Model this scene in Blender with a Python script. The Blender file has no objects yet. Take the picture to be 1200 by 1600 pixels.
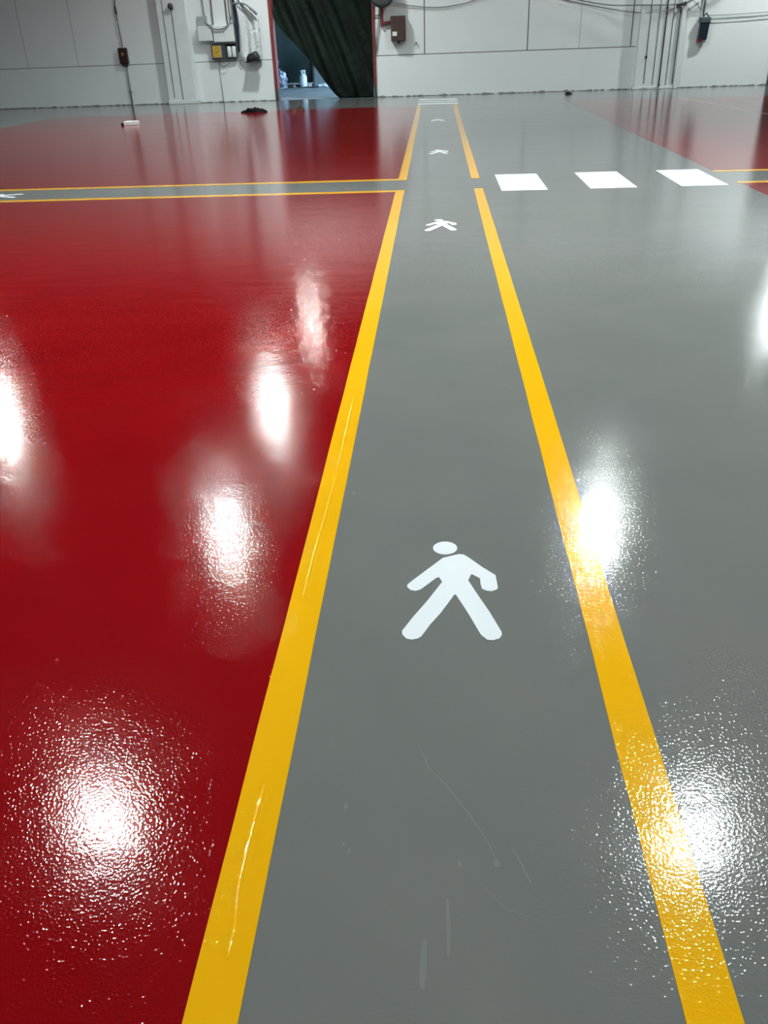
import bpy, bmesh, math, random
from mathutils import Vector, Matrix
random.seed(7)
scn = bpy.context.scene
COL = scn.collection

# ------------------------------------------------------------------ camera
cam = bpy.data.cameras.new('camera')
cam.sensor_fit = 'VERTICAL'; cam.sensor_height = 24.0
cam.lens = 1305.35 / 1600.0 * 24.0
cam.clip_start = 0.05; cam.clip_end = 200
cam_o = bpy.data.objects.new('camera', cam); COL.objects.link(cam_o)
R_ = Vector((0.99804462, 0.05319833, -0.03281582)); U_ = Vector((0.00225743, 0.49398647, 0.86946666)); F_ = Vector((-0.06246474, 0.8678406, -0.49290044))
M = Matrix((R_, U_, -F_)).transposed().to_4x4(); M.translation = (0, 0, 1.5)
cam_o.matrix_world = M
scn.camera = cam_o

# ------------------------------------------------------------------ world, exposure, lamp powers
scn.view_settings.view_transform = 'Standard'
scn.view_settings.look = 'None'
scn.view_settings.gamma = 1.0
scn.view_settings.use_curve_mapping = False
scn.view_settings.exposure = 0.34
scn.cycles.use_denoising = True
scn.cycles.denoising_prefilter = 'ACCURATE'
scn.cycles.denoising_input_passes = 'RGB_ALBEDO_NORMAL'
world = bpy.data.worlds.new('world'); scn.world = world; world.use_nodes = True
world.node_tree.nodes['Background'].inputs[0].default_value = (0.55, 0.65, 0.75, 1)
world.node_tree.nodes['Background'].inputs[1].default_value = 0.05
LAMP = 960.0
FLOOD = 340.0
# X, Y, share of full power, radius, depth of the skirt below the lens, which-one label
LAMPS = [
    (-3.70, 0.20, 0.22, 0.192, .085, 'high bay lamp hanging above the red floor nearest the camera'),
    (-3.70, 6.20, 1.20, 0.192, .085, 'high bay lamp hanging above the near red floor, reflected at lower left'),
    (-3.60, 12.20, 0.80, 0.160, .085, 'high bay lamp hanging above the yellow cross lane'),
    (-3.80, 18.10, 0.75, 0.192, .085, 'high bay lamp hanging above the far red floor'),
    (-3.70, 24.30, 0.95, 0.176, .085, 'high bay lamp hanging close to the wall with the curtained doorway'),
    (2.76, 0.20, 0.26, 0.192, .085, 'high bay lamp hanging above the grey aisle nearest the camera'),
    (2.76, 6.22, 1.30, 0.192, .085, 'high bay lamp hanging above the grey aisle, reflected at lower right'),
    (2.77, 12.35, 1.05, 0.176, .085, 'high bay lamp hanging above the white crossing bars'),
    (9.66, 24.48, 0.92, 0.192, .085, 'high bay lamp hanging close to the right end of the far wall'),
    (-3.95, 13.60, 0.05, 0.144, .03, 'dim lamp hanging just past the cross lane lamp, above the red floor'),
    (-4.15, 19.80, 0.05, 0.144, .03, 'dim lamp hanging just past the lamp above the far red floor'),
    (3.15, 14.40, 0.06, 0.160, .03, 'dim lamp hanging beyond the lamp over the white crossing bars'),
    (-10.34, 17.86, 0.65, 0.208, .03, 'high bay lamp hanging over the left edge of the red floor'),
]

# ------------------------------------------------------------------ materials
def mat(name, col, rough=.5, spec=.5, metal=0, noise=None, bump=None, emit=None, coat=None):
    m = bpy.data.materials.new(name); m.use_nodes = True
    nt = m.node_tree; b = nt.nodes['Principled BSDF']
    b.inputs['Base Color'].default_value = (*col, 1)
    b.inputs['Roughness'].default_value = rough
    b.inputs['Specular IOR Level'].default_value = spec
    b.inputs['Metallic'].default_value = metal
    tc = nt.nodes.new('ShaderNodeTexCoord')
    if noise:   # (scale, second colour, lo, hi)
        n = nt.nodes.new('ShaderNodeTexNoise'); n.inputs['Scale'].default_value = noise[0]; n.inputs['Detail'].default_value = 4
        nt.links.new(tc.outputs['Object'], n.inputs['Vector'])
        r = nt.nodes.new('ShaderNodeMapRange'); r.inputs[1].default_value = noise[2]; r.inputs[2].default_value = noise[3]
        nt.links.new(n.outputs['Fac'], r.inputs[0])
        x = nt.nodes.new('ShaderNodeMix'); x.data_type = 'RGBA'
        x.inputs[6].default_value = (*col, 1); x.inputs[7].default_value = (*noise[1], 1)
        nt.links.new(r.outputs[0], x.inputs[0]); nt.links.new(x.outputs[2], b.inputs['Base Color'])
    if bump:    # (scale, distance)
        n = nt.nodes.new('ShaderNodeTexNoise'); n.inputs['Scale'].default_value = bump[0]; n.inputs['Detail'].default_value = 3
        nt.links.new(tc.outputs['Object'], n.inputs['Vector'])
        p = nt.nodes.new('ShaderNodeBump'); p.inputs['Distance'].default_value = bump[1]
        nt.links.new(n.outputs['Fac'], p.inputs['Height']); nt.links.new(p.outputs[0], b.inputs['Normal'])
    if emit:
        b.inputs['Emission Color'].default_value = (*emit[:3], 1); b.inputs['Emission Strength'].default_value = emit[3]
    return m

PEEL_SCALE, PEEL_DIST, WAVE_DIST = 140.0, 0.00034, 0.0010
BEADS = .28
def floor_paint(name, col, col2, coat=1.0, peel=1.0, rough=.5):
    """epoxy floor paint: a matt colour under a clear orange-peel gloss coat"""
    m = bpy.data.materials.new(name); m.use_nodes = True
    nt = m.node_tree; L = nt.links; b = nt.nodes['Principled BSDF']
    geo = nt.nodes.new('ShaderNodeNewGeometry')
    pos = geo.outputs['Position']
    n = nt.nodes.new('ShaderNodeTexNoise'); n.inputs['Scale'].default_value = 1.7; n.inputs['Detail'].default_value = 5
    L.new(pos, n.inputs['Vector'])
    r = nt.nodes.new('ShaderNodeMapRange'); r.inputs[1].default_value = .35; r.inputs[2].default_value = .65; L.new(n.outputs['Fac'], r.inputs[0])
    x = nt.nodes.new('ShaderNodeMix'); x.data_type = 'RGBA'; x.inputs[6].default_value = (*col, 1); x.inputs[7].default_value = (*col2, 1)
    L.new(r.outputs[0], x.inputs[0]); L.new(x.outputs[2], b.inputs['Base Color'])
    b.inputs['Roughness'].default_value = rough
    b.inputs['Specular IOR Level'].default_value = 0
    b.inputs['Coat Weight'].default_value = coat
    b.inputs['Coat IOR'].default_value = 1.38
    # roller orange peel
    n1 = nt.nodes.new('ShaderNodeTexNoise'); n1.inputs['Scale'].default_value = PEEL_SCALE; n1.inputs['Detail'].default_value = 1.5; L.new(pos, n1.inputs['Vector'])
    pk = nt.nodes.new('ShaderNodeMapRange'); pk.interpolation_type = 'SMOOTHSTEP'; pk.inputs[1].default_value = .50; pk.inputs[2].default_value = .80   # flat film with scattered beads
    p1 = nt.nodes.new('ShaderNodeBump'); p1.inputs['Distance'].default_value = PEEL_DIST * peel; L.new(n1.outputs['Fac'], pk.inputs[0]); mx = nt.nodes.new('ShaderNodeMath'); mx.operation = 'MULTIPLY_ADD'; mx.inputs[1].default_value = BEADS; L.new(pk.outputs[0], mx.inputs[0]); L.new(n1.outputs['Fac'], mx.inputs[2]); L.new(mx.outputs[0], p1.inputs['Height'])
    # trowel waves
    mp = nt.nodes.new('ShaderNodeMapping'); mp.inputs['Scale'].default_value = (1.2, 3.0, 1); L.new(pos, mp.inputs['Vector'])
    n2 = nt.nodes.new('ShaderNodeTexNoise'); n2.inputs['Scale'].default_value = 1.6; n2.inputs['Detail'].default_value = 4; L.new(mp.outputs[0], n2.inputs['Vector'])
    p2 = nt.nodes.new('ShaderNodeBump'); p2.inputs['Distance'].default_value = WAVE_DIST; L.new(n2.outputs['Fac'], p2.inputs['Height'])
    L.new(p1.outputs[0], p2.inputs['Normal'])
    L.new(p2.outputs[0], b.inputs['Coat Normal']); L.new(p2.outputs[0], b.inputs['Normal'])
    # mop streaks in the gloss
    mp2 = nt.nodes.new('ShaderNodeMapping'); mp2.inputs['Scale'].default_value = (.5, 2.2, 1); L.new(pos, mp2.inputs['Vector'])
    n3 = nt.nodes.new('ShaderNodeTexNoise'); n3.inputs['Scale'].default_value = 1.1; n3.inputs['Detail'].default_value = 6; L.new(mp2.outputs[0], n3.inputs['Vector'])
    rr = nt.nodes.new('ShaderNodeMapRange'); rr.inputs[1].default_value = .3; rr.inputs[2].default_value = .75; rr.inputs[3].default_value = .035; rr.inputs[4].default_value = .10
    L.new(n3.outputs['Fac'], rr.inputs[0]); L.new(rr.outputs[0], b.inputs['Coat Roughness'])
    return m

GREY = floor_paint('grey_floor_paint', (.134, .140, .133), (.146, .151, .142))
REDP = floor_paint('red_floor_paint', (.180, .0025, .0040), (.200, .0032, .0048))
YELL = floor_paint('yellow_line_paint', (.70, .355, .004), (.73, .375, .006), peel=1.1)
WHIT = floor_paint('white_marking_paint', (.65, .69, .715), (.67, .705, .73), coat=.5, peel=.5)
PALE = floor_paint('scuffed_floor_paint', (.17, .178, .17), (.16, .168, .16), coat=.6)
CHALK = floor_paint('chalk_line', (.62, .50, .48), (.58, .46, .45), coat=.5)

def wall_paint(name, c1, c2):
    """white painted masonry: shallow courses and grime of its own along the foot"""
    m = bpy.data.materials.new(name); m.use_nodes = True
    nt = m.node_tree; L = nt.links; b = nt.nodes['Principled BSDF']; b.inputs['Roughness'].default_value = .45; b.inputs['Specular IOR Level'].default_value = .3
    tc = nt.nodes.new('ShaderNodeTexCoord'); ob = tc.outputs['Object']
    sp = nt.nodes.new('ShaderNodeSeparateXYZ'); L.new(ob, sp.inputs[0])
    n = nt.nodes.new('ShaderNodeTexNoise'); n.inputs['Scale'].default_value = .9; n.inputs['Detail'].default_value = 6; L.new(ob, n.inputs['Vector'])
    r = nt.nodes.new('ShaderNodeMapRange'); r.inputs[1].default_value = .3; r.inputs[2].default_value = .7; L.new(n.outputs['Fac'], r.inputs[0])
    x = nt.nodes.new('ShaderNodeMix'); x.data_type = 'RGBA'; x.inputs[6].default_value = (*c1, 1); x.inputs[7].default_value = (*c2, 1); L.new(r.outputs[0], x.inputs[0])
    # grime band: patchy, lowest 7 cm
    n2 = nt.nodes.new('ShaderNodeTexNoise'); n2.inputs['Scale'].default_value = 6.0; n2.inputs['Detail'].default_value = 5; L.new(ob, n2.inputs['Vector'])
    mm = nt.nodes.new('ShaderNodeMath'); mm.operation = 'MULTIPLY_ADD'; mm.inputs[1].default_value = .13; mm.inputs[2].default_value = -.046; L.new(n2.outputs['Fac'], mm.inputs[0])
    g = nt.nodes.new('ShaderNodeMath'); g.operation = 'LESS_THAN'; L.new(sp.outputs['Z'], g.inputs[0]); L.new(mm.outputs[0], g.inputs[1])
    gm = nt.nodes.new('ShaderNodeMath'); gm.operation = 'MULTIPLY'; gm.inputs[1].default_value = .8; L.new(g.outputs[0], gm.inputs[0])
    x2 = nt.nodes.new('ShaderNodeMix'); x2.data_type = 'RGBA'; x2.inputs[7].default_value = (.10, .10, .09, 1); L.new(x.outputs[2], x2.inputs[6]); L.new(gm.outputs[0], x2.inputs[0])
    L.new(x2.outputs[2], b.inputs['Base Color'])
    cb = nt.nodes.new('ShaderNodeCombineXYZ'); L.new(sp.outputs['X'], cb.inputs[0]); L.new(sp.outputs['Z'], cb.inputs[1])
    br = nt.nodes.new('ShaderNodeTexBrick'); br.inputs['Scale'].default_value = 1.0; br.inputs['Brick Width'].default_value = .45; br.inputs['Row Height'].default_value = .1
    br.inputs['Mortar Size'].default_value = .006; br.inputs['Mortar Smooth'].default_value = .6; L.new(cb.outputs[0], br.inputs['Vector'])
    inv = nt.nodes.new('ShaderNodeMath'); inv.operation = 'SUBTRACT'; inv.inputs[0].default_value = 1; L.new(br.outputs['Fac'], inv.inputs[1])
    bp = nt.nodes.new('ShaderNodeBump'); bp.inputs['Distance'].default_value = .0009; L.new(inv.outputs[0], bp.inputs['Height'])
    L.new(bp.outputs[0], b.inputs['Normal'])
    return m

WALL = wall_paint('painted_masonry', (.77, .82, .815), (.80, .845, .84))
COLUMNW = mat('column_paint', (.76, .81, .81), .4, noise=(3, (.70, .755, .76), .4, .7))
JOINT = mat('groove_shade', (.13, .14, .14), .8)  # shade of the panel grooves, put into the colour of strips
JOINTP = mat('groove_shade_pale', (.34, .37, .37), .8)  # lighter groove shade for the faint joints, also put into the colour
DARKCLAD = mat('dark_cladding', (.03, .033, .035), .8)
CEIL = mat('ceiling_steel', (.035, .037, .04), .8)
SIDE = mat('side_wall_paint', (.16, .18, .18), .7)
REDST = mat('red_frame_paint', (.22, .036, .032), .5, noise=(6, (.17, .028, .025), .4, .7))
RUST = mat('scraped_dark_steel', (.06, .045, .045), .7)
CONC = mat('bare_concrete', (.36, .40, .41), .5, noise=(2.5, (.27, .30, .31), .4, .65), bump=(20, .004))
TEAL = mat('dim_green_wall', (.075, .105, .105), .8, noise=(1.5, (.055, .08, .08), .4, .7))
TARP = mat('dark_green_tarpaulin', (.0030, .0075, .0055), .6, spec=.15, noise=(2.2, (.006, .0135, .008), .42, .68), bump=(9, .02))
BLACK = mat('black_rubber', (.012, .012, .013), .5)
CABLE = mat('dark_cable', (.045, .05, .055), .5)
GCABLE = mat('grey_cable', (.20, .22, .22), .6)
BLUEP = mat('dark_blue_pipe', (.035, .045, .085), .4)
WBOX = mat('white_enclosure', (.72, .77, .77), .4)
GBOX = mat('grey_enclosure', (.38, .42, .42), .5)
DGREY = mat('dark_grey_enclosure', (.055, .062, .062), .5)
YEL = mat('yellow_label_plate', (.62, .40, .045), .5, noise=(30, (.50, .30, .03), .4, .6))
SHEET = mat('white_plastic_sheet', (.68, .73, .73), .35, bump=(14, .03))
BROWN = mat('worn_brown_box', (.055, .030, .024), .5, noise=(7, (.090, .060, .022), .52, .68))
PAPER = mat('white_paper', (.75, .77, .75), .6)
NAVY = mat('navy_switch', (.008, .020, .032), .4)
TEALB = mat('teal_grey_lid', (.07, .095, .10), .5)
REDB = mat('dark_red_button', (.16, .02, .022), .4)
DRED = mat('dark_red_case', (.032, .010, .011), .4)
ORAN = mat('orange_button', (.24, .075, .035), .4)
MIRR = mat('tinted_convex_mirror', (.16, .20, .195), .18, metal=.6)
MFRAME = mat('dark_mirror_rim', (.03, .034, .034), .4)
STEEL = mat('galvanised_steel', (.45, .46, .47), .4, metal=.8)
CYLW = mat('white_cylinder_paint', (.78, .84, .87), .35)
WOOD = mat('grey_timber', (.42, .42, .42), .7)
WRAP = mat('blue_tinted_wrap', (.10, .13, .20), .2, spec=.8, noise=(5, (.75, .82, .9), .55, .62), bump=(8, .05))
BAG = mat('pale_plastic_bag', (.75, .84, .9), .3, bump=(10, .03))
LIGHTP = mat('pale_grey_board', (.19, .22, .23), .6)
RAG = mat('dark_rag', (.010, .008, .010), .9, spec=.1)
RAGB = mat('brown_scrap', (.10, .055, .05), .8)
DOORG = mat('dark_green_grey_door', (.045, .055, .056), .5)
HOUS = mat('lamp_housing', (.55, .56, .57), .35, metal=.8)
DAYL = mat('daylight_pane', (.5, .6, .7), .5, emit=(.50, .76, 1.0, 26.0))

# ------------------------------------------------------------------ mesh helpers
def link(name, bm, mats, parent=None, loc=(0, 0, 0), rz=0, smooth=False):
    me = bpy.data.meshes.new(name)
    bmesh.ops.recalc_face_normals(bm, faces=bm.faces[:])
    if smooth:
        for f in bm.faces: f.smooth = True
    bm.to_mesh(me); bm.free()
    for m in (mats if isinstance(mats, (list, tuple)) else [mats]): me.materials.append(m)
    o = bpy.data.objects.new(name, me); COL.objects.link(o)
    o.location = loc; o.rotation_euler = (0, 0, rz)
    if parent: o.parent = parent
    return o

def tag(o, label, cat, group=None):
    o['label'] = label; o['category'] = cat
    if group: o['group'] = group
    return o

def empty(name, loc, rz=0):
    o = bpy.data.objects.new(name, None); COL.objects.link(o); o.location = loc; o.rotation_euler = (0, 0, rz)
    o.empty_display_size = .1
    return o

def struct(o):
    o['kind'] = 'structure'; return o

def BM(): return bmesh.new()

def box(bm, x0, x1, y0, y1, z0, z1, mi=0, bev=0):
    v = [bm.verts.new(p) for p in ((x0, y0, z0), (x1, y0, z0), (x1, y1, z0), (x0, y1, z0), (x0, y0, z1), (x1, y0, z1), (x1, y1, z1), (x0, y1, z1))]
    fs = [bm.faces.new([v[i] for i in q]) for q in ((3, 2, 1, 0), (4, 5, 6, 7), (0, 1, 5, 4), (1, 2, 6, 5), (2, 3, 7, 6), (3, 0, 4, 7))]
    for f in fs: f.material_index = mi
    if bev:
        es = list({e for f in fs for e in f.edges})
        r = bmesh.ops.bevel(bm, geom=es, offset=bev, segments=2, affect='EDGES', profile=.5)
        for f in r['faces']: f.material_index = mi
    return bm

def prism(bm, pts, z0, z1, mi=0):
    a = [bm.verts.new((x, y, z0)) for x, y in pts]; b = [bm.verts.new((x, y, z1)) for x, y in pts]
    n = len(pts)
    fs = [bm.faces.new(b), bm.faces.new(a[::-1])]
    for i in range(n): fs.append(bm.faces.new((a[i], a[(i + 1) % n], b[(i + 1) % n], b[i])))
    for f in fs: f.material_index = mi
    return bm

def tube(bm, pts, r, seg=8, mi=0):
    pts = [Vector(p) for p in pts]; rs = r if isinstance(r, (list, tuple)) else [r] * len(pts)
    rings = []
    for i, p in enumerate(pts):
        d = (pts[min(i + 1, len(pts) - 1)] - pts[max(i - 1, 0)]).normalized()
        a = d.cross(Vector((0, 0, 1)))
        if a.length < .05: a = d.cross(Vector((0, 1, 0)))
        a.normalize(); b = d.cross(a)
        rings.append([bm.verts.new(p + (a * math.cos(t) + b * math.sin(t)) * rs[i]) for t in [2 * math.pi * k / seg for k in range(seg)]])
    fs = []
    for A, B in zip(rings, rings[1:]):
        for k in range(seg): fs.append(bm.faces.new((A[k], A[(k + 1) % seg], B[(k + 1) % seg], B[k])))
    fs.append(bm.faces.new(rings[0][::-1])); fs.append(bm.faces.new(rings[-1]))
    for f in fs: f.material_index = mi
    return bm

def smooth_path(pts, n=6):
    P = [Vector(p) for p in pts]; out = []
    for i in range(len(P) - 1):
        p0 = P[max(i - 1, 0)]; p1 = P[i]; p2 = P[i + 1]; p3 = P[min(i + 2, len(P) - 1)]
        for k in range(n):
            t = k / n
            out.append(.5 * ((2 * p1) + (p2 - p0) * t + (2 * p0 - 5 * p1 + 4 * p2 - p3) * t * t + (3 * p1 - p0 - 3 * p2 + p3) * t ** 3))
    return out + [P[-1]]

def lathe(bm, prof, seg=32, mi=0, axis='Z', ring=False):
    rings = []
    for r, z in prof:
        loop = []
        for k in range(seg):
            t = 2 * math.pi * k / seg
            p = (r * math.cos(t), r * math.sin(t), z) if axis == 'Z' else (r * math.cos(t), z, r * math.sin(t))
            loop.append(bm.verts.new(p))
        rings.append(loop)
    fs = []
    for A, B in zip(rings, rings[1:] + (rings[:1] if ring else [])):
        for k in range(seg): fs.append(bm.faces.new((A[k], A[(k + 1) % seg], B[(k + 1) % seg], B[k])))
    if not ring: fs.append(bm.faces.new(rings[0][::-1])); fs.append(bm.faces.new(rings[-1]))
    for f in fs: f.material_index = mi
    return bm

# wall frame: u runs along the far wall, d stands out from it towards the camera, z is height
WY = math.radians(-1.5007); WO = Vector((0, 27.303, 0)); WD = Vector((math.cos(WY), math.sin(WY), 0)); WN = Vector((-math.sin(WY), math.cos(WY), 0))
def wp(u, d=0, z=0): return WO + WD * u - WN * d + Vector((0, 0, z))
def wthing(name, u, z, label, cat, group=None, d=0): return tag(empty(name, wp(u, d, z), WY), label, cat, group)
def wmesh(name, bm, m, u, z, label, cat, group=None, smooth=False): return tag(link(name, bm, m, None, wp(u, 0, z), WY, smooth), label, cat, group)

# ------------------------------------------------------------------ the hall
bm = BM()
prism(bm, [(-18, -8), (16, -8), (16, 26.88), (-18, 27.77)], -.2, 0)
def sliver(bm, pts, w, mi, z=.0002):
    n = len(pts); up = []; dn = []
    for i, p in enumerate(pts):
        a = Vector(pts[max(i - 1, 0)]); b = Vector(pts[min(i + 1, n - 1)]); d = (b - a).normalized(); s = Vector((-d.y, d.x))
        ww = w * (.25 + .75 * math.sin(math.pi * (i + .5) / n)); q = Vector(p)
        up.append(q + s * ww / 2); dn.append(q - s * ww / 2)
    for i in range(n - 1):
        f = bm.faces.new([bm.verts.new((p.x, p.y, z)) for p in (up[i], dn[i], dn[i + 1], up[i + 1])]); f.material_index = mi
sliver(bm, [(-.043, 1.489), (-.019, 1.418), (.025, 1.361), (.074, 1.28), (.112, 1.205), (.126, 1.151)], .003, 1)
sliver(bm, [(.158, 1.199), (.175, 1.16), (.19, 1.112)], .004, 1)
sliver(bm, [(.087, 1.112), (.135, 1.056), (.218, 1.024)], .0016, 1)
sliver(bm, [(-.024, .985), (-.026, .94), (-.028, .89)], .013, 1)
sliver(bm, [(.020, 1.075), (.022, 1.02), (.021, .955)], .008, 1)
for x, y, r in ((.047, 1.156, .006), (-.205, 1.30, .006), (-.313, 2.79, .008), (-.187, 1.181, .004), (.124, 1.16, .007), (-.20, 1.20, .004), (.30, 2.2, .006)):
    f = bm.faces.new([bm.verts.new((x + r * (.7 + .3 * random.random()) * math.cos(t), y + 1.5 * r * math.sin(t), .0002)) for t in [k * math.pi / 4 for k in range(8)]]); f.material_index = 1
struct(link('floor', bm, [GREY, PALE]))

# far wall with doorway, built of panels with open joints backed by shade-coloured strips
bm = BM()
UL, UR = -17.9, 15.9; DL, DR = -4.72, -1.71; DH = 3.3; WH = 5.3
def panels(splits, z0, z1):
    for (a, ga), (b, gb) in zip(splits, splits[1:]):
        box(bm, a + ga / 2, b - gb / 2, 0, .03, z0, z1)
        if gb: box(bm, b - gb / 2, b + gb / 2, .012, .03, z0, z1, 2 if gb > .02 else 3)  # strip in the groove, coloured dark to stand for its shade
panels([(UL, 0), (DL, 0)], 0, 1.058)
panels([(UL, 0), (-12.12, .018), (-10.57, .018), (-7.0, 0), (DL, 0)], 1.082, WH)
panels([(DR, 0), (5.62, 0)], 0, 1.06)
panels([(DR, 0), (-.305, .032), (2.6, .032), (4.045, .016), (5.465, .032), (5.62, 0)], 1.082, WH)
box(bm, 5.62, UR, 0, .03, 0, WH)
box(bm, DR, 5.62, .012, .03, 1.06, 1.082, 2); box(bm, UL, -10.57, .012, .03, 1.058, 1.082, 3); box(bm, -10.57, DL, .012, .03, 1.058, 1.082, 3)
box(bm, UL, DL, .03, .3, 0, WH); box(bm, DR, UR, .03, .3, 0, WH)
box(bm, DL, DR, 0, .3, DH, WH)
box(bm, UL, UR, 0, .3, WH, 8.0, 1)
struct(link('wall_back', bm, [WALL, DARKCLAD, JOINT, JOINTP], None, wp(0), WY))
struct(link('wall_left', box(BM(), -18.2, -18, -8, 28.0, 0, 8), SIDE))
struct(link('wall_right', box(BM(), 16, 16.2, -8, 27.2, 0, 8), SIDE))
struct(link('wall_front', box(BM(), -18.2, 16.2, -8.2, -8, 0, 8), SIDE))
struct(link('ceiling', box(BM(), -18.2, 16.2, -8.2, 28.2, 8, 8.2), CEIL))

# painted columns on the far wall
bm = BM()
box(bm, -.42, .42, -.22, 0, 0, 5.3, 0, .012); box(bm, -.44, .46, -.235, 0, 0, .10, 0, .01)
struct(link('trim_1', bm, COLUMNW, None, wp(-7.48), WY))
bm = BM()   # right column: two flanges with a shallow channel between them
box(bm, -.62, .26, -.24, 0, 0, 5.3, 0, .012); box(bm, .26, .48, -.13, 0, 0, 5.3); box(bm, .48, .58, -.24, 0, 0, 5.3, 0, .01)
box(bm, -.66, .44, -.26, 0, 0, .07, 0, .01)
struct(link('trim_2', bm, COLUMNW, None, wp(6.25), WY))

# ------------------------------------------------------------------ doorway: red steel frame
fr = struct(empty('door_1', wp((DL + DR) / 2), WY))
hw = (DR - DL) / 2
bm = BM(); box(bm, -hw - .0, -hw + .095, -.05, .26, .30, DH, 0, .005); link('frame_post', bm, REDST, fr)
bm = BM(); box(bm, hw - .075, hw, -.05, .26, .30, DH, 0, .005); link('frame_post', bm, REDST, fr)
bm = BM(); box(bm, -hw, -hw + .095, -.052, .262, 0, .30, 0, .005); o = link('post_foot', bm, RUST, fr)
bm = BM(); box(bm, hw - .075, hw, -.052, .262, 0, .30, 0, .005); o = link('post_foot', bm, RUST, fr)
bm = BM(); box(bm, -hw, hw, -.05, .26, DH - .12, DH, 0, .005); link('frame_head', bm, REDST, fr)

# tarpaulin curtain, drawn across so that its free edge runs down on a slant
def edge_u(z):
    T = [(0, -2.80), (.10, -2.92), (.19, -3.01), (.5, -3.26), (.97, -3.58), (1.29, -3.88), (1.67, -4.26), (2.10, -4.61), (3.4, -4.63)]
    for (z0, u0), (z1, u1) in zip(T, T[1:]):
        if z <= z1: return u0 + (u1 - u0) * (z - z0) / (z1 - z0)
    return T[-1][1]
NU, NZ = 90, 64; grid = []
bm = BM()
for j in range(NZ + 1):
    z = .012 + 3.16 * j / NZ; row = []
    ul = edge_u(z); ur = -1.80
    for i in range(NU + 1):
        s = i / NU
        u = ul + (ur - ul) * s
        # folds fan out from the upper left and from the tied lower right
        uu = (u + 4.63) - .33 * (3.2 - z)
        wgt = .45 + .55 * math.sin(math.pi * min(1, s * 1.0 + .05))
        d = .045 * math.sin(uu * 9 + .7 * math.sin(z * 2.1)) + .03 * math.sin(uu * 19 + 1.3 * z) + .05 * math.sin(1.8 * z + 2 * s)
        e2 = (u + 1.8) + .36 * (z - 0.0)
        d += .035 * math.sin(e2 * 16) * max(0, 1 - z / 1.6) * s
        d *= wgt
        d += .10 * math.exp(-((z - .15) / .22) ** 2) * math.sin(s * 14) * .35
        row.append(bm.verts.new((u, -d + .07, z)))
    grid.append(row)
for j in range(NZ):
    for i in range(NU): bm.faces.new((grid[j][i], grid[j][i + 1], grid[j + 1][i + 1], grid[j + 1][i]))
cur = wthing('curtain', 0, 0, 'dark green tarpaulin curtain pulled aside across the red framed doorway', 'curtain')
o = link('tarpaulin', bm, TARP, cur, smooth=True)
sm = o.modifiers.new('thickness', 'SOLIDIFY'); sm.thickness = .012
hem = []
for k in range(30):
    z = .012 + 2.3 * k / 29
    hem.append((edge_u(z) + .012, .055 + .01 * math.sin(k), z))
link('rolled_hem', tube(BM(), hem, .022, 8), TARP, cur, smooth=True)
bm = BM(); tube(bm, [(DL + .1, .08, 3.16), (DR - .08, .08, 3.16)], .02); link('curtain_rail', bm, STEEL, cur, smooth=True)

# ------------------------------------------------------------------ the dim room behind the doorway
bm = BM(); box(bm, -9.5, 1.5, .0, 10.2, -.2, .0)
struct(link('floor_back_room', bm, CONC, None, wp(0, -.30), WY))
bm = BM(); box(bm, -9.5, 1.5, 0, .2, 0, 4); struct(link('wall_back_room_far', bm, TEAL, None, wp(0, -9.6), WY))
bm = BM(); box(bm, -9.7, -9.5, .3, 9.8, 0, 4); struct(link('wall_back_room_left', bm, TEAL, None, wp(0), WY))
bm = BM(); box(bm, 1.5, 1.7, .3, 9.8, 0, 4); struct(link('wall_back_room_right', bm, TEAL, None, wp(0), WY))
bm = BM(); box(bm, -9.7, 1.7, .3, 9.8, 4, 4.2); struct(link('ceiling_back_room', bm, CEIL, None, wp(0), WY))
wn = struct(empty('window_1', wp(1.47, -4.2, 0), WY))
bm = BM(); box(bm, 0, .02, -2.2, 2.2, .9, 3.3); link('pane', bm, DAYL, wn)
bm = BM()
for y in (-2.25, -.03, 2.19): box(bm, -.04, .03, y, y + .06, .86, 3.36)
for z in (.84, 2.07, 3.3): box(bm, -.04, .03, -2.25, 2.25, z, z + .06)
link('window_frame', bm, WBOX, wn)

# dark post and pale board seen past the curtain edge
bm = BM(); box(bm, -.09, .09, -.09, .09, 0, 4, 0, .01); struct(link('trim_3', bm, DARKCLAD, None, wp(-5.06, -8.75), WY))
bm = BM(); prism(bm, [(-.30, 0), (.62, 0), (.62, 1.32), (-.30, 1.32)], 0, .03)
o = link('leaning_board', bm, LIGHTP, None, wp(-4.55, -8.45), 0); o.rotation_euler = (math.radians(82), 0, WY)
tag(o, 'pale grey board leaning beside the dark post beyond the doorway', 'board')

# white gas cylinder
cy = wthing('gas_cylinder', -5.075, 0, 'white gas cylinder standing on the concrete in the room beyond the doorway', 'gas cylinder', d=-7.2)
bm = BM(); lathe(bm, [(.13, .04), (.18, .08), (.19, .14), (.19, .50), (.165, .58), (.10, .64), (.06, .66)]); link('body', bm, CYLW, cy, smooth=True)
bm = BM(); lathe(bm, [(.14, 0), (.15, 0), (.15, .07), (.14, .07)], ring=True); link('foot_ring', bm, CYLW, cy, smooth=True)
bm = BM()
for k in range(3):
    t = 2 * math.pi * k / 3 + .5; box(bm, .11 * math.cos(t) - .025, .11 * math.cos(t) + .025, .11 * math.sin(t) - .025, .11 * math.sin(t) + .025, .60, .80)
tube(bm, [(.12 * math.cos(t), .12 * math.sin(t), .81) for t in [2 * math.pi * k / 20 for k in range(21)]], .022); link('collar', bm, CYLW, cy, smooth=False)
bm = BM(); lathe(bm, [(.03, .64), (.03, .72), (.045, .73), (.045, .76)], 16); link('valve', bm, STEEL, cy, smooth=True)

cy.scale = (.72, .72, .70)

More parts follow.
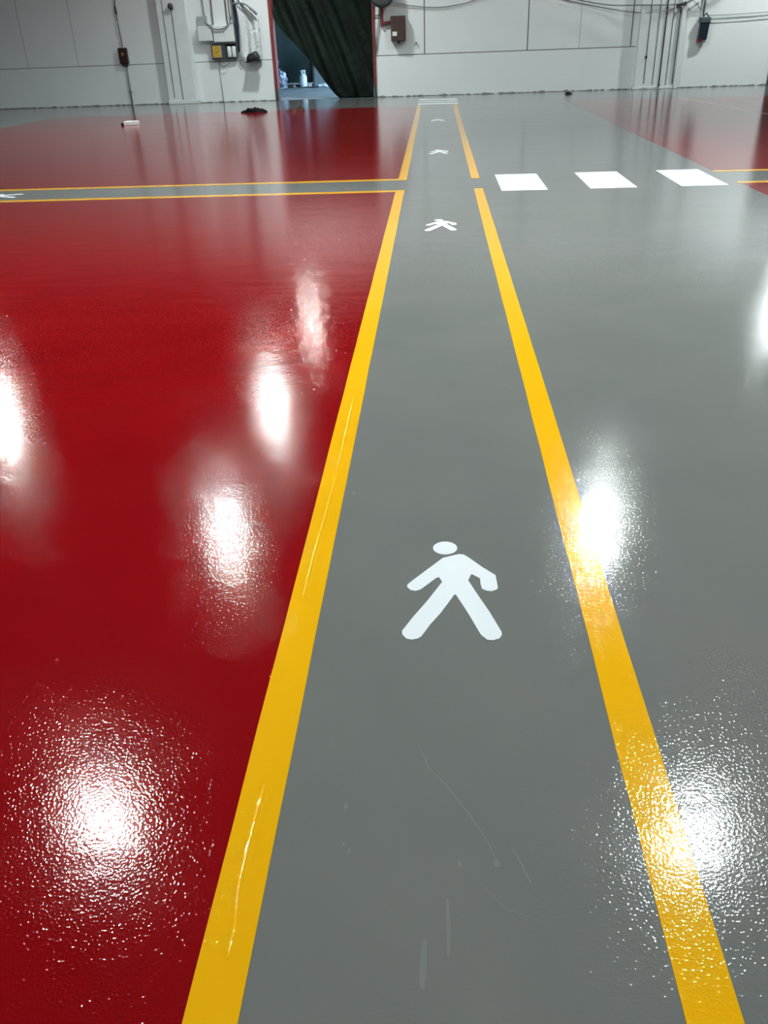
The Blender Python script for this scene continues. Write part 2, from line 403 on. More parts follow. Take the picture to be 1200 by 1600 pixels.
# timber pallet and its loads
pl = wthing('pallet', -5.50, 0, 'low slatted pallet on the floor behind the gas cylinder', 'pallet', d=-8.0)
for x in (-.5, 0, .5):
    bm = BM(); box(bm, x - .05, x + .05, -.4, .4, 0, .10); link('runner', bm, WOOD, pl)
for k in range(9):
    x = -.56 + k * .14
    bm = BM(); box(bm, x - .045, x + .045, -.42, .42, .101, .125); link('slat', bm, WOOD, pl)
# wrapped bundle at the left of the doorway
bm = BM(); bmesh.ops.create_icosphere(bm, subdivisions=4, radius=1)
for v in bm.verts:
    n = v.co.copy(); k = 1 + .10 * math.sin(5 * n.x + 3 * n.z) + .08 * math.sin(9 * n.z + 4 * n.y) + .05 * math.sin(17 * n.x * n.z)
    v.co = Vector((n.x * .27 * k, n.y * .25 * k, max(0, .30 + n.z * .34 * k)))
wmo = link('wrapped_bundle', bm, WRAP, None, wp(-5.70, -6.0), WY, True)
tag(wmo, 'tall bundle in shiny blue plastic wrap just inside the doorway', 'bundle')
bm = BM(); box(bm, -.04, .04, -.02, .02, 0, .95)
o = link('leaning_plank', bm, WOOD, None, wp(-5.98, -6.4), 0); o.rotation_euler = (math.radians(-6), math.radians(8), WY); tag(o, 'grey plank leaning behind the plastic wrapped bundle', 'plank')
bm = BM(); bmesh.ops.create_icosphere(bm, subdivisions=3, radius=1)
for v in bm.verts:
    n = v.co.copy(); k = 1 + .2 * math.sin(6 * n.x + 2 * n.y) + .1 * math.sin(11 * n.y)
    v.co = Vector((n.x * .30 * k, n.y * .22 * k, max(0, .05 + n.z * .07 * k)))
tag(link('plastic_bag', bm, BAG, None, wp(-4.38, -7.4), WY, True), 'flat pale plastic bag lying right of the gas cylinder', 'bag')
bm = BM()
for k in range(4):
    tube(bm, smooth_path([(-.25 + .1 * k, .05 * k, .02), (-.05 + .08 * k, -.1, .03), (.1 + .06 * k, .08, .02), (.3, -.05 + .04 * k, .02)], 5), .016)
tag(link('hose_coil', bm, BLACK, None, wp(-4.82, -7.05), WY, True), 'dark hose lying at the foot of the gas cylinder', 'hose')

# ------------------------------------------------------------------ floor paint: red zones
def flat(name, pts, z, m, label, cat, group=None, loc=(0, 0), z0=.0003):
    cx = sum(p[0] for p in pts) / len(pts); cyy = sum(p[1] for p in pts) / len(pts)
    bm = BM(); prism(bm, [(x - cx, y - cyy) for x, y in pts], z0, z)
    return tag(link(name, bm, m, None, (cx, cyy, 0)), label, cat, group)
G1 = 'red painted floor zones'
arc = [(-9.85 + .75 - .75 * math.cos(t), 22.5 + .75 * math.sin(t)) for t in [math.pi / 2 * k / 10 for k in range(11)]]
flat('red_floor_zone', [(-9.85, 10.90)] + arc + [(-.45, 23.3), (-.45, 10.90)], .0009, REDP, 'glossy red floor paint between the left cross lane and the curtained doorway', 'floor paint', G1)
flat('red_floor_zone', [(-9.85, -4), (-9.85, 9.88), (-.45, 9.88), (-.45, -4)], .0009, REDP, 'glossy red floor paint filling the lower left foreground', 'floor paint', G1)
flat('red_floor_zone', [(3.30, 10.89), (3.24, 23.25), (14.5, 22.35), (14.5, 10.89)], .0009, REDP, 'glossy red floor paint in front of the right-hand wall column', 'floor paint', G1)
flat('red_floor_zone', [(3.33, -4), (3.33, 9.88), (14.5, 9.88), (14.5, -4)], .0009, REDP, 'glossy red corner of floor paint nearer than the right cross lane', 'floor paint', G1)
bm = BM(); sliver(bm, [(0, 2.62), (.10, 1.3), (.20, 0.03), (.36, -2.62), (.44, -4.5)], .05, 0, .0011)
tag(link('chalk_mark', bm, CHALK, None, (5.979, 20.69, 0)), 'thin pale line scratched across the far right red floor', 'floor mark')

# yellow lines
G2 = 'yellow lane lines'
def line(x0, x1, y0, y1, label, ridge=None):
    cx, cyy = (x0 + x1) / 2, (y0 + y1) / 2
    bm = BM(); n = 40
    # slightly uneven hand-taped edges
    jl = [random.uniform(-.0012, .0012) for _ in range(n + 1)]; jr = [random.uniform(-.0012, .0012) for _ in range(n + 1)]
    if (y1 - y0) > (x1 - x0):
        pts = [(x0 - cx + jl[k], y0 + (y1 - y0) * k / n - cyy) for k in range(n + 1)] + [(x1 - cx + jr[k], y1 - (y1 - y0) * k / n - cyy) for k in range(n + 1)]
    else:
        pts = [(x1 - (x1 - x0) * k / n - cx, y0 - cyy + jl[k] * 2) for k in range(n + 1)][::-1] + [(x1 - (x1 - x0) * k / n - cx, y1 - cyy + jr[k] * 2) for k in range(n + 1)]
    prism(bm, pts, .0003, .0016)
    if ridge:
        for seg in ridge:
            path = smooth_path([(x - cx, y - cyy, .0014) for x, y in seg], 14)
            rs = [.0042 * (.35 + .9 * random.random()) for _ in path]; rs[0] = rs[-1] = .0003
            rows = []
            for k, p in enumerate(path):
                d = (path[min(k + 1, len(path) - 1)] - path[max(k - 1, 0)]).normalized(); sd = Vector((d.y, -d.x, 0)); w = .0055 + .4 * rs[k]; h = .32 * rs[k]
                rows.append([bm.verts.new((p.x + sd.x * w * q, p.y + sd.y * w * q, .0015 + h * (1 - q * q) ** 1.5)) for q in [j / 5 - 1 for j in range(11)]])
            for A, B in zip(rows, rows[1:]):
                for j in range(10): bm.faces.new((A[j], A[j + 1], B[j + 1], B[j])).smooth = True
    return tag(link('yellow_line', bm, YELL, None, (cx, cyy, 0)), label, 'floor line', G2)
line(-.45, -.35, -3, 10.01, 'long yellow line along the near red floor, left side of the walkway',
     ridge=[[(-.396, 3.768), (-.394, 3.32), (-.400, 2.69), (-.410, 2.339), (-.412, 2.117)], [(-.398, 1.36), (-.402, 1.259), (-.404, 1.098), (-.393, .998), (-.395, .933)]])
line(-.45, -.35, 10.77, 23.32, 'yellow line left of the walkway beyond the cross lane')
line(.43, .53, -3, 10.0, 'long yellow line on the right of the walkway, running to the near edge')
line(.43, .53, 10.76, 23.32, 'yellow line right of the walkway beyond the cross lane')
line(-9.85, -.451, 10.77, 10.89, 'yellow line on the far side of the left cross lane')
line(-9.85, -.451, 9.89, 10.01, 'yellow line on the near side of the left cross lane')
line(3.30, 14.5, 10.77, 10.88, 'yellow line on the far side of the right cross lane')
line(3.31, 14.5, 9.89, 10.00, 'yellow line on the near side of the right cross lane')

# white crossing bars
G3 = 'white crossing bars'
for x0, x1, lab in ((.725, 1.23, 'white crossing bar nearest the walkway'), (1.69, 2.195, 'middle one of the three white crossing bars'), (2.665, 3.165, 'white crossing bar nearest the right red floor')):
    flat('crossing_bar', [(x0, 9.78), (x1, 9.78), (x1, 11.02), (x0, 11.02)], .0014, WHIT, lab, 'floor marking', G3)
G4 = 'white stripes at the end of the walkway'
for y0, y1, lab in ((25.25, 25.75, 'narrow white stripe nearest the wall at the walkway end'), (24.45, 24.83, 'middle of three narrow white stripes at the walkway end'), (23.60, 24.03, 'narrow white stripe touching the far ends of the yellow lines')):
    flat('white_stripe', [(-.45, y0 + .13), (.58, y0 - .03), (.58, y1 - .09), (-.45, y1 + .09)], .0014, WHIT, lab, 'floor marking', G4)

# walking figures painted on the floor
BODY = [(-.024, .401), (.011, .417), (.03, .424), (.045, .422), (.061, .404), (.102, .348), (.143, .3), (.146, .229), (.14, .219), (.125, .211), (.109, .214), (.096, .224), (.093, .255), (.093, .282), (.067, .307), (.055, .271), (.082, .191), (.113, .104), (.142, .008), (.142, -.006), (.134, -.022), (.116, -.031), (.099, -.029), (.082, -.006), (.05, .094), (.015, .192), (.011, .194), (-.034, .094), (-.063, .042), (-.088, -.014), (-.098, -.025), (-.115, -.031), (-.132, -.026), (-.144, -.006), (-.145, .01), (-.114, .078), (-.073, .159), (-.027, .261), (-.036, .287), (-.044, .285), (-.095, .218), (-.11, .211), (-.126, .216), (-.137, .234), (-.136, .246), (-.122, .267), (-.089, .312)]
G5 = 'painted walking figures'
def figure(loc, rz, label):
    e = tag(empty('walking_figure', (*loc, 0), rz), label, 'floor symbol', G5)
    bm = BM(); prism(bm, BODY, .0003, .0014); link('body', bm, WHIT, e)
    bm = BM(); prism(bm, [(-.0155 + .0405 * math.cos(t), .463 + .0405 * math.sin(t)) for t in [2 * math.pi * k / 36 for k in range(36)]], .0003, .0014); link('head', bm, WHIT, e)
    return e
fig = figure((.045, 1.93), 0, 'large white walking figure nearest the camera on the grey walkway')
def copy_thing(o, loc, rz, label):
    c = o.copy(); COL.objects.link(c); c.location = loc; c.rotation_euler = (0, 0, rz); c['label'] = label
    for ch in o.children:
        k = ch.copy(); COL.objects.link(k); k.parent = c
    return c
copy_thing(fig, (.045, 7.72, 0), 0, 'white walking figure just nearer than the yellow cross lane')
copy_thing(fig, (.045, 13.30, 0), 0, 'white walking figure on the walkway just beyond the cross lane')
copy_thing(fig, (.045, 18.74, 0), 0, 'white walking figure nearest the white stripes at the walkway end')
copy_thing(fig, (-5.02, 10.36, 0), math.pi / 2, 'white walking figure at the left edge between the cross lane lines')

# ------------------------------------------------------------------ far wall fittings, left to right
# push-button switch with conduit
sw = wthing('emergency_switch', -9.13, 1.10, 'dark red switch box with an orange button on the dim left wall', 'switch')
bm = BM(); box(bm, -.135, .125, -.12, 0, 0, .41, 0, .02); link('case', bm, DRED, sw)
bm = BM(); lathe(bm, [(.055, -.123), (.055, -.145), (.045, -.16), (.01, -.165)], 20, axis='Y')
for v in bm.verts: v.co.z += .24; v.co.x -= .01
link('button', bm, ORAN, sw, smooth=True)
bm = BM(); box(bm, -.07, .09, -.10, -.02, -.06, 0); link('gland', bm, BLACK, sw)
bm = BM(); tube(bm, [(0, -.035, 0), (.01, -.035, 1.06)], .023, 10); box(bm, -.05, .05, -.06, 0, .35, .38)
wmesh('conduit', bm, GCABLE, -9.11, 0, 'grey conduit dropping from the dark red switch to the floor', 'conduit', None, True)
bm = BM(); tube(bm, smooth_path([(0, -.03, 0), (-.02, -.05, .5), (-.03, -.03, 1.0), (.01, -.03, 1.5), (0, -.03, 3.5)], 6), .013)
tube(bm, [(-.02, -.04, .82), (-.03, -.04, 1.02)], .028)
wmesh('cable', bm, CABLE, -9.13, 1.53, 'dark cable rising from the dark red switch on the left wall', 'cable', None, True)

# cables down the left column
G6 = 'cables clipped to the wall columns'
def drop(u, z0, z1, r, label, m=CABLE, d=.235, lean=0, grp=G6):
    r *= .75; bm = BM(); tube(bm, [(0, -d - r, z0), (lean * .5, -d - r, (z0 + z1) / 2), (lean, -d - r, z1)], r, 8)
    return wmesh('cable', bm, m, u, 0, label, 'cable', grp, True)
drop(-7.72, .17, 4.8, .010, 'thin cable along the outer edge of the left column', d=.222)
drop(-7.47, .11, 2.44, .011, 'thin cable below the small round switch on the left column', d=.222)
bm = BM(); lathe(bm, [(.05, 0), (.07, -.03), (.075, -.10), (.05, -.14), (.02, -.15)], 20, axis='Y')
for v in bm.verts: v.co.y -= .22
box(bm, -.03, .05, -.33, -.22, -.08, .02)
wmesh('pull_switch', bm, DGREY, -7.46, 2.49, 'small dark round switch high on the left column', 'switch', None, True)

# electrical cluster between the left column and the doorway
jb = wthing('junction_box', -6.585, 1.60, 'small white junction box at the left of the wall cabinets', 'electrical box')
bm = BM(); box(bm, -.205, .205, -.20, 0, 0, .385, 0, .008); link('case', bm, WBOX, jb)
bm = BM(); box(bm, -.20, .20, -.222, -.201, .005, .38, 0, .006); link('lid', bm, WBOX, jb)
bm = BM(); box(bm, -.215, .215, -.215, -.02, .385, .40); link('top_flange', bm, GBOX, jb)
bm = BM(); box(bm, -.14, .14, -.06, 0, 0, .22, 0, .006); wmesh('cover_plate', bm, GBOX, -6.66, 2.0, 'grey cover plate fixed above the white junction box', 'cover plate')
dc = wthing('distribution_cabinet', -6.045, 1.555, 'wide white distribution cabinet above the yellow labelled switch', 'cabinet')
bm = BM(); box(bm, -.305, .30, -.18, 0, 0, .42, 0, .008); link('case', bm, WBOX, dc)
bm = BM(); box(bm, -.295, -.01, -.20, -.181, .01, .41, 0, .006); link('door', bm, WBOX, dc)
bm = BM(); box(bm, .01, .29, -.20, -.181, .01, .41, 0, .006); link('door', bm, WBOX, dc)
bm = BM(); box(bm, -.335, .295, -.19, -.01, -.04, -.002); link('bottom_rail', bm, DGREY, dc)
yb = wthing('isolator_switch', -6.265, 1.12, 'black framed isolator switch with a yellow plate on the wall', 'switch')
bm = BM(); box(bm, -.205, .205, -.16, 0, 0, .40, 0, .012); link('case', bm, DGREY, yb)
bm = BM(); box(bm, -.165, .095, -.175, -.161, .045, .355); pp = link('cover_plate', bm, GBOX, yb)
bm = BM(); box(bm, -.155, .07, -.186, -.176, .06, .345); link('yellow_label', bm, YEL, yb)
bm = BM(); box(bm, -.045, -.025, -.195, -.186, .17, .21); link('handle', bm, BROWN, yb)
fb = wthing('fuse_holder', -5.87, 1.12, 'pair of white fuse holders right of the yellow labelled switch', 'fuse holder')
bm = BM(); box(bm, -.185, .12, -.05, 0, 0, .39); box(bm, -.185, -.15, -.12, -.05, 0, .39); box(bm, -.185, .12, -.12, -.05, 0, .03); link('back_plate', bm, DGREY, fb)
for x in (-.080, .055):
    bm = BM(); lathe(bm, [(.05, .05), (.06, .07), (.06, .31), (.05, .33)], 18)
    for v in bm.verts: v.co.x += x; v.co.y -= .11
    link('fuse', bm, WBOX, fb, smooth=True)
# conduits above
G7 = 'conduits above the electrical boxes'
def conduit(u, z0, z1, r, label, m=CABLE, lean=0, d=.05):
    bm = BM(); tube(bm, [(0, -d, z0), (lean, -d, z1)], r, 8); return wmesh('conduit', bm, m, u, 0, label, 'conduit', G7, True)
conduit(-6.57, 2.00, 4.8, .011, 'thin conduit rising from the white junction box', lean=-.12)
conduit(-6.35, 2.00, 4.8, .013, 'thin conduit at the left end of the wide white cabinet', lean=.03)
conduit(-5.93, 2.00, 4.8, .013, 'thin conduit over the middle of the wide white cabinet', lean=0)
conduit(-5.84, 2.00, 4.8, .010, 'paler thin conduit near the blue pipe', GCABLE, lean=.02)
bm = BM(); tube(bm, [(0, -.09, 1.30), (0, -.09, 2.0), (-.02, -.09, 3.4), (-.03, -.09, 4.8)], [.028, .05, .056, .056], 10)
wmesh('pipe', bm, BLUEP, -5.675, 0, 'dark blue vertical pipe right of the white cabinet', 'pipe', None, True)
bm = BM(); tube(bm, smooth_path([(-6.56, -.20, 2.06), (-6.44, -.24, 2.0), (-6.31, -.25, 1.90), (-6.1, -.25, 1.88), (-5.94, -.25, 1.93), (-5.84, -.22, 2.01), (-5.70, -.18, 2.02)], 5), .018)
tag(link('cable', bm, GCABLE, None, wp(0), WY, True), 'grey cable draped across the front of the white cabinet', 'cable')
bm = BM(); tube(bm, smooth_path([(-5.72, -.05, 1.13), (-5.70, -.07, 1.07), (-5.66, -.06, .98), (-5.62, -.05, .93)], 5), .014)
tag(link('cable', bm, GCABLE, None, wp(0), WY, True), 'grey cable running down right of the white fuse holders', 'cable'); bm = BM()
tube(bm, smooth_path([(-6.30, -.06, 1.12), (-6.27, -.10, 1.0), (-6.17, -.12, .94), (-6.05, -.12, .98), (-5.98, -.10, 1.08), (-6.0, -.06, 1.13)], 5), .012)
tag(link('cable', bm, GCABLE, None, wp(0), WY, True), 'grey cable loops hanging below the yellow labelled switch', 'cable')
bm = BM(); tube(bm, [(-6.32, -.008, 1.05), (-6.33, -.008, .6), (-6.31, -.008, .01)], .010)
tag(link('cable', bm, GCABLE, None, wp(0), WY, True), 'thin grey cable running down to the floor below the yellow labelled switch', 'cable')
bm = BM(); tube(bm, smooth_path([(-5.68, -.28, 2.49), (-5.45, -.28, 2.49), (-5.30, -.28, 2.45), (-5.2, -.28, 2.37)], 5), .024); tube(bm, smooth_path([(-5.2, -.28, 2.37), (-5.11, -.28, 2.30), (-5.0, -.28, 2.20)], 5), [.026] + [.036] * 9 + [.012])
tag(link('hose', bm, GCABLE, None, wp(0), WY, True), 'grey hose end pointing down beside the red door frame', 'hose')

# crumpled plastic sheet hung on the wall
bm = BM(); N, K = 22, 34; rows = []
for j in range(K + 1):
    t = j / K; z = 2.60 - 1.62 * t
    ul = -5.64 + .04 * math.sin(t * 5) + .05 * t; ur = -5.0 - .50 * max(0, .28 - t) / .28 + .0 * t
    if t > .86: ul += (t - .86) * 1.2
    row = []
    for i in range(N + 1):
        s = i / N
        d = .16 - .03 * t + .05 * math.sin(9 * s + 2 * t) + .03 * math.sin(17 * s - 3 * t + 1) + .03 * math.sin(6 * t + 4 * s)
        row.append(bm.verts.new((ul + (ur - ul) * s, -d, z + .10 * s * s * (t > .5))))
    rows.append(row)
for j in range(K):
    for i in range(N): bm.faces.new((rows[j][i], rows[j][i + 1], rows[j + 1][i + 1], rows[j + 1][i]))
o = link('plastic_sheet', bm, SHEET, None, wp(0), WY, True); sm = o.modifiers.new('thickness', 'SOLIDIFY'); sm.thickness = .012
tag(o, 'crumpled white plastic sheet hanging left of the red door frame', 'sheet')
# dark cap hooked at its foot
bm = BM(); bmesh.ops.create_uvsphere(bm, u_segments=24, v_segments=14, radius=1)
for v in bm.verts:
    c = v.co; v.co = Vector((c.x * .21 + .03 * c.z, c.y * .12 - .30, max(-.10, c.z * .16 + .02 * math.sin(6 * c.x)) + .13 - .03 * c.x * c.x))
box(bm, -.22, .20, -.42, -.20, .02, .05)
wmesh('work_cap', bm, BLACK, -5.22, 1.00, 'black cap hooked on the wall below the plastic sheet', 'cap', None, True)

# ------------------------------------------------------------------ right of the doorway
mr = wthing('convex_mirror', -1.46, 2.60, 'round dark tinted mirror at the top edge over the brown box', 'mirror', d=.38)
bm = BM(); lathe(bm, [(.34, .04), (.34, .0), (.30, -.05), (.20, -.085), (.10, -.10), (.01, -.105)], 40, axis='Y'); link('mirror_face', bm, MIRR, mr, smooth=True)
bm = BM(); tube(bm, [(.345 * math.cos(t), .01, .345 * math.sin(t)) for t in [2 * math.pi * k / 40 for k in range(41)]], .02); link('rim', bm, MFRAME, mr, smooth=True)
bm = BM(); tube(bm, [(0, .04, 0), (0, .40, .02)], .025); link('arm', bm, MFRAME, mr, smooth=True)
br = wthing('red_bracket', -1.50, 1.80, 'red steel bracket holding the brown box to the wall', 'bracket')
bm = BM(); box(bm, -.035, .035, -.105, -.008, 0, .56, 0, .005); link('upright', bm, REDST, br)
bm = BM(); box(bm, .035, .27, -.10, -.03, .05, .11, 0, .005); link('cross_bar', bm, REDST, br)
bb = wthing('brown_box', -1.04, 1.42, 'worn dark brown metal box with a small white label', 'electrical box')
bm = BM(); box(bm, -.20, .205, -.24, 0, 0, .62, 0, .01); link('case', bm, BROWN, bb)
bm = BM(); box(bm, -.19, .195, -.262, -.241, .01, .61, 0, .008); dd = link('door', bm, BROWN, bb)
bm = BM(); box(bm, -.155, -.03, -.267, -.263, .13, .235); link('label', bm, PAPER, bb)
bm = BM(); box(bm, -.025, .035, -.20, 0, -.06, .0); link('outlet', bm, BROWN, bb)
bm = BM(); tube(bm, [(-1.71, -.05, 2.07), (-1.53, -.05, 2.07)], .016); tag(link('cable', bm, GCABLE, None, wp(0), WY, True), 'short grey cable between the door frame and the red bracket', 'cable')
G8 = 'loose wires beside the doorway'
bm = BM(); tube(bm, smooth_path([(-1.56, -.10, 2.30), (-1.60, -.06, 1.9), (-1.66, -.04, 1.55), (-1.69, -.05, 1.1)], 6), .009)
tag(link('cable', bm, CABLE, None, wp(0), WY, True), 'loose dark wire hanging beside the right door post, the left one', 'cable', G8)
bm = BM(); tube(bm, smooth_path([(-1.52, -.10, 2.30), (-1.57, -.06, 1.85), (-1.63, -.04, 1.5), (-1.685, -.05, 1.12)], 6), .008)
tag(link('cable', bm, CABLE, None, wp(0), WY, True), 'loose dark wire hanging nearest the red bracket, the right one', 'cable', G8)
bm = BM(); tube(bm, [(0, 0, 0), (0, -.06, .0)], .022); tube(bm, [(0, -.05, .0), (-.05, -.05, -.08)], .008); tube(bm, [(0, -.05, .0), (.06, -.05, -.09)], .008)
wmesh('wall_hook', bm, DGREY, -.54, 1.36, 'tiny dark hook in the white wall right of the brown box', 'hook')

# hanging cables along the wall
G9 = 'cables sagging along the far wall'
def sag(pts, r, label, m=GCABLE):
    bm = BM(); tube(bm, smooth_path([(u, -d, z) for u, d, z in pts], 8), r * .75); tag(link('cable', bm, m, None, wp(0), WY, True), label, 'cable', G9)
sag([(-1.3, .10, 2.40), (-.71, .06, 2.275), (0, .05, 2.205), (.54, .06, 2.235), (1.07, .08, 2.33), (2.2, .1, 2.60)], .016, 'grey cable sagging to the right from the round mirror')
sag([(2.6, .10, 2.62), (3.2, .10, 2.40), (3.96, .10, 2.235), (4.8, .12, 2.09), (5.62, .28, 2.06), (6.39, .30, 2.04), (6.80, .28, 2.085), (7.3, .12, 2.25)], .020, 'thicker grey cable crossing the right column near the top')
sag([(3.6, .07, 2.26), (4.3, .07, 2.10), (5.29, .12, 1.91), (5.9, .27, 1.885), (6.3, .28, 1.90), (6.81, .27, 2.05), (6.95, .12, 2.10)], .011, 'thin grey cable sagging across the right column')
sag([(2.0, .85, 3.9), (3.4, .85, 3.45), (4.87, .85, 3.28), (5.9, .85, 3.00), (6.7, .85, 2.75), (8.4, .85, 3.4)], .032, 'heavy cable hanging above the picture edge at the right column', CABLE)

# right column lines
drop(5.89, .15, 4.8, .012, 'dark cable at the left edge of the right column', d=.242)
drop(6.13, .11, 4.8, .011, 'dark cable left of the thick black pipe on the right column', d=.242)
bm = BM(); tube(bm, [(0, -.262, .01), (.005, -.262, 2), (.01, -.262, 4.8)], .016, 10); box(bm, -.03, .03, -.29, -.242, .1, .12); wmesh('pipe', bm, BLACK, 6.31, 0, 'thick black pipe down the middle of the right column to the floor', 'pipe', None, True)
drop(6.50, .08, 4.8, .010, 'dark cable on the inner edge of the right column channel', d=.242)
drop(6.70, .12, 1.95, .014, 'dark cable inside the channel of the right column', d=.132)
bm = BM(); box(bm, -.035, .02, -.30, -.242, -.03, .04, 0, .006); wmesh('cable_clip', bm, BLACK, 5.885, .80, 'small black clip on the leftmost cable of the right column', 'clip')
bm = BM(); box(bm, -.12, .02, -.28, -.24, -.05, .05, 0, .01); tube(bm, [(-.02, -.26, 0), (.12, -.28, .09)], .03); wmesh('cable_clamp', bm, DGREY, 6.66, 2.0, 'dark clamp where cables meet on the right column', 'clamp')
bm = BM()
for k in range(9):
    a = k * .7; box(bm, -.3 + k * .075, -.25 + k * .075, -.34 + .03 * math.sin(a), -.27, .001, .03 + .02 * math.sin(a * 2))
wmesh('rubble', bm, GBOX, 6.1, 0, 'grey rubble crumbs at the foot of the right column', 'rubble')

# blue-black pendant switch
ps = wthing('motor_switch', 7.37, 1.08, 'dark blue wall switch box with a red foot right of the column', 'switch')
bm = BM(); prism(bm, [(-.115, .14), (.105, .10), (.135, .50), (-.09, .50)], 0, .2)
for v in bm.verts: v.co = Vector((v.co.x, -v.co.z, v.co.y))
link('body', bm, NAVY, ps)
bm = BM(); box(bm, -.13, .155, -.22, -.0, .50, .64, 0, .02); link('lid', bm, TEALB, ps)
bm = BM(); box(bm, -.125, -.02, -.19, -.02, .04, .14, 0, .01); link('red_button', bm, REDB, ps)
bm = BM(); box(bm, .0, .10, -.16, -.02, .02, .10, 0, .01); link('gland', bm, GBOX, ps)
bm = BM(); tube(bm, smooth_path([(-.03, -.1, .64), (.02, -.1, .72), (.08, -.1, .68), (.12, -.1, .62)], 4), .018); tube(bm, smooth_path([(-.05, -.1, .62), (.0, -.1, .70), (.06, -.1, .74)], 4), .014); link('cable_tail', bm, CABLE, ps, smooth=True)
bm = BM(); tube(bm, [(0, -.06, 0), (.04, -.06, 3.2)], .022); wmesh('conduit', bm, GCABLE, 7.33, 1.74, 'grey conduit rising from the dark blue switch box', 'conduit', None, True)
sag([(7.47, .06, 1.76), (8.0, .05, 1.755), (8.6, .05, 1.77), (9.2, .05, 1.79), (12, .05, 1.9)], .012, 'upper of two grey cables running right from the blue switch')
sag([(7.47, .06, 1.67), (8.0, .05, 1.655), (8.6, .05, 1.67), (9.2, .05, 1.70), (12, .05, 1.8)], .011, 'lower of two grey cables running right from the blue switch')
sag([(6.95, .1, 2.16), (7.1, .1, 2.05), (7.22, .1, 1.93), (7.31, .1, 1.86)], .008, 'thin slanting wire above the dark blue switch', CABLE)

# big dark door at the right edge
d2 = struct(empty('door_2', wp(10.7), WY))
bm = BM(); box(bm, -1.36, 1.36, -.10, 0, 0, 3.6, 0, .01)
for k in range(11): box(bm, -1.30, 1.30, -.125, -.10, .12 + k * .31, .30 + k * .31, 0, .01)
link('leaf', bm, DOORG, d2)
bm = BM(); tube(bm, [(-1.1, -.13, 1.0), (-1.1, -.19, 1.02), (-1.1, -.19, 1.22), (-1.1, -.13, 1.24)], .015); link('handle', bm, STEEL, d2, smooth=True)

# ------------------------------------------------------------------ litter on the floor
bx_ = tag(empty('carton', (-6.80, 20.25, 0), .06), 'small white carton lying on the far left red floor', 'carton')
bm = BM(); box(bm, -.14, .15, -.13, .13, .001, .075, 0, .006); link('body', bm, PAPER, bx_)
bm = BM(); prism(bm, [(-.20, -.12), (-.142, -.128), (-.142, .10), (-.19, .06)], .002, .05); link('open_flap', bm, RAG, bx_)
def rag(name, loc, L, W, H, m, label, cat, seed):
    rnd = random.Random(seed); bm = BM(); n, k = 26, 10; rows = []
    ph = [rnd.uniform(0, 6) for _ in range(5)]
    for i in range(n + 1):
        s = i / n; row = []
        for j in range(k + 1):
            t = j / k
            env = (math.sin(math.pi * s) ** .5) * math.sin(math.pi * t) ** .7
            h = H * env * (.45 + .35 * abs(math.sin(11 * s + ph[0])) + .35 * abs(math.sin(23 * s + 3 * t + ph[1])))
            row.append(bm.verts.new(((s - .5) * L + .03 * math.sin(8 * t + ph[2]), (t - .5) * W * (.6 + .4 * math.sin(7 * s + ph[3])), .002 + h)))
        rows.append(row)
    for i in range(n):
        for j in range(k): bm.faces.new((rows[i][j], rows[i + 1][j], rows[i + 1][j + 1], rows[i][j + 1]))
    b = [r[0] for r in rows] + [r[-1] for r in rows[::-1]]
    return tag(link(name, bm, m, None, loc, 0, False), label, cat)
rag('crumpled_rag', (-4.50, 22.80, 0), .62, .24, .11, RAG, 'crumpled black rag on the red floor before the doorway', 'rag', 3)
rag('scrap', (-3.60, 22.95, 0), .22, .12, .06, RAGB, 'small brown scrap on the floor right of the black rag', 'scrap', 5)
rag('scrap', (-3.36, 22.98, 0), .15, .10, .11, RAGB, 'upright little brown scrap in front of the open doorway', 'scrap', 8)
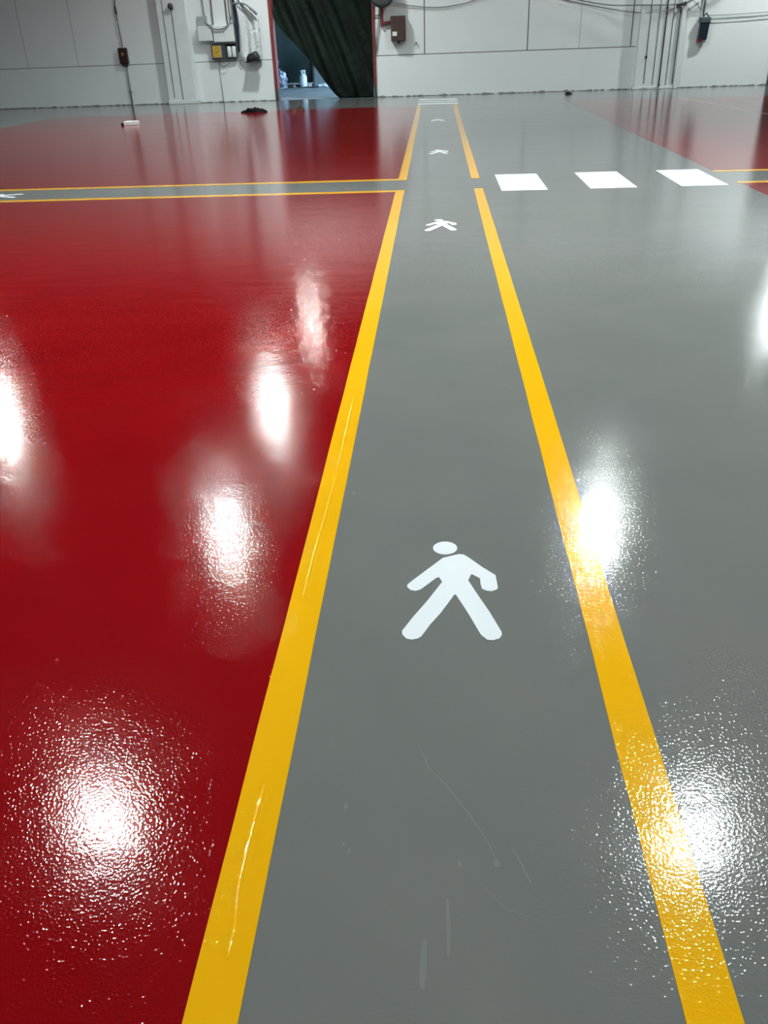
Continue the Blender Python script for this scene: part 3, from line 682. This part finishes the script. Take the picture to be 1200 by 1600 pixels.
rag('debris_lump', (3.66, 25.9, 0), .16, .12, .055, RAG, 'small dark lump on the grey floor near the right wall foot', 'debris', 9)

# ------------------------------------------------------------------ hanging lamps
def lamp_mat(power):
    lm = bpy.data.materials.new('lamp_lens'); lm.use_nodes = True
    bs = lm.node_tree.nodes['Principled BSDF']; bs.inputs['Base Color'].default_value = (.8, .8, .8, 1)
    bs.inputs['Emission Color'].default_value = (.93, 1.0, 1.0, 1); bs.inputs['Emission Strength'].default_value = power
    return lm
for i, (x, y, pw, rad, sk, lab) in enumerate(LAMPS):
    e = tag(empty('high_bay_lamp', (x, y, 6.0)), lab, 'lamp', 'high bay lamps under the ceiling')
    bm = BM(); lathe(bm, [(rad, 0), (rad, .015)], 32); link('lens', bm, lamp_mat(LAMP * pw), e)
    bm = BM(); lathe(bm, [(rad + .04, -sk), (rad + .05, -sk), (rad + .05, .03), (rad * .75, .22), (rad * .45, .30), (.09, .33), (.09, .5), (.06, .5), (.06, .34), (rad * .42, .28), (rad * .72, .20), (rad + .03, .02)], 32, ring=True); link('housing', bm, HOUS, e, smooth=True)
    bm = BM(); tube(bm, [(0, 0, .5), (0, 0, 2.0)], .012); link('hanger_rod', bm, STEEL, e)

# floodlight turned towards the far wall (it lights the wall and throws the shadows right of the doorway)
e = tag(empty('floodlight', (3.2, 20.6, 6.6)), 'floodlight under the ceiling turned towards the far wall', 'lamp')
bm = BM(); box(bm, -.26, .26, -.02, -.005, -.16, .16); o = link('lens', bm, lamp_mat(FLOOD), e); tilt = math.radians(-42)
o.rotation_euler = (math.radians(180) + tilt, 0, 0)
bm = BM(); box(bm, -.30, .30, .0, .14, -.20, .20, 0, .02)
for a in ((-.30, -.275, -.2, .2), (.275, .30, -.2, .2), (-.275, .275, -.2, -.175), (-.275, .275, .175, .2)): box(bm, a[0], a[1], -.10, 0, a[2], a[3])
o = link('housing', bm, HOUS, e); o.rotation_euler = (math.radians(180) + tilt, 0, 0)
bm = BM(); tube(bm, [(0, -.1, .1), (0, -.1, 1.4)], .015); link('hanger_rod', bm, STEEL, e)
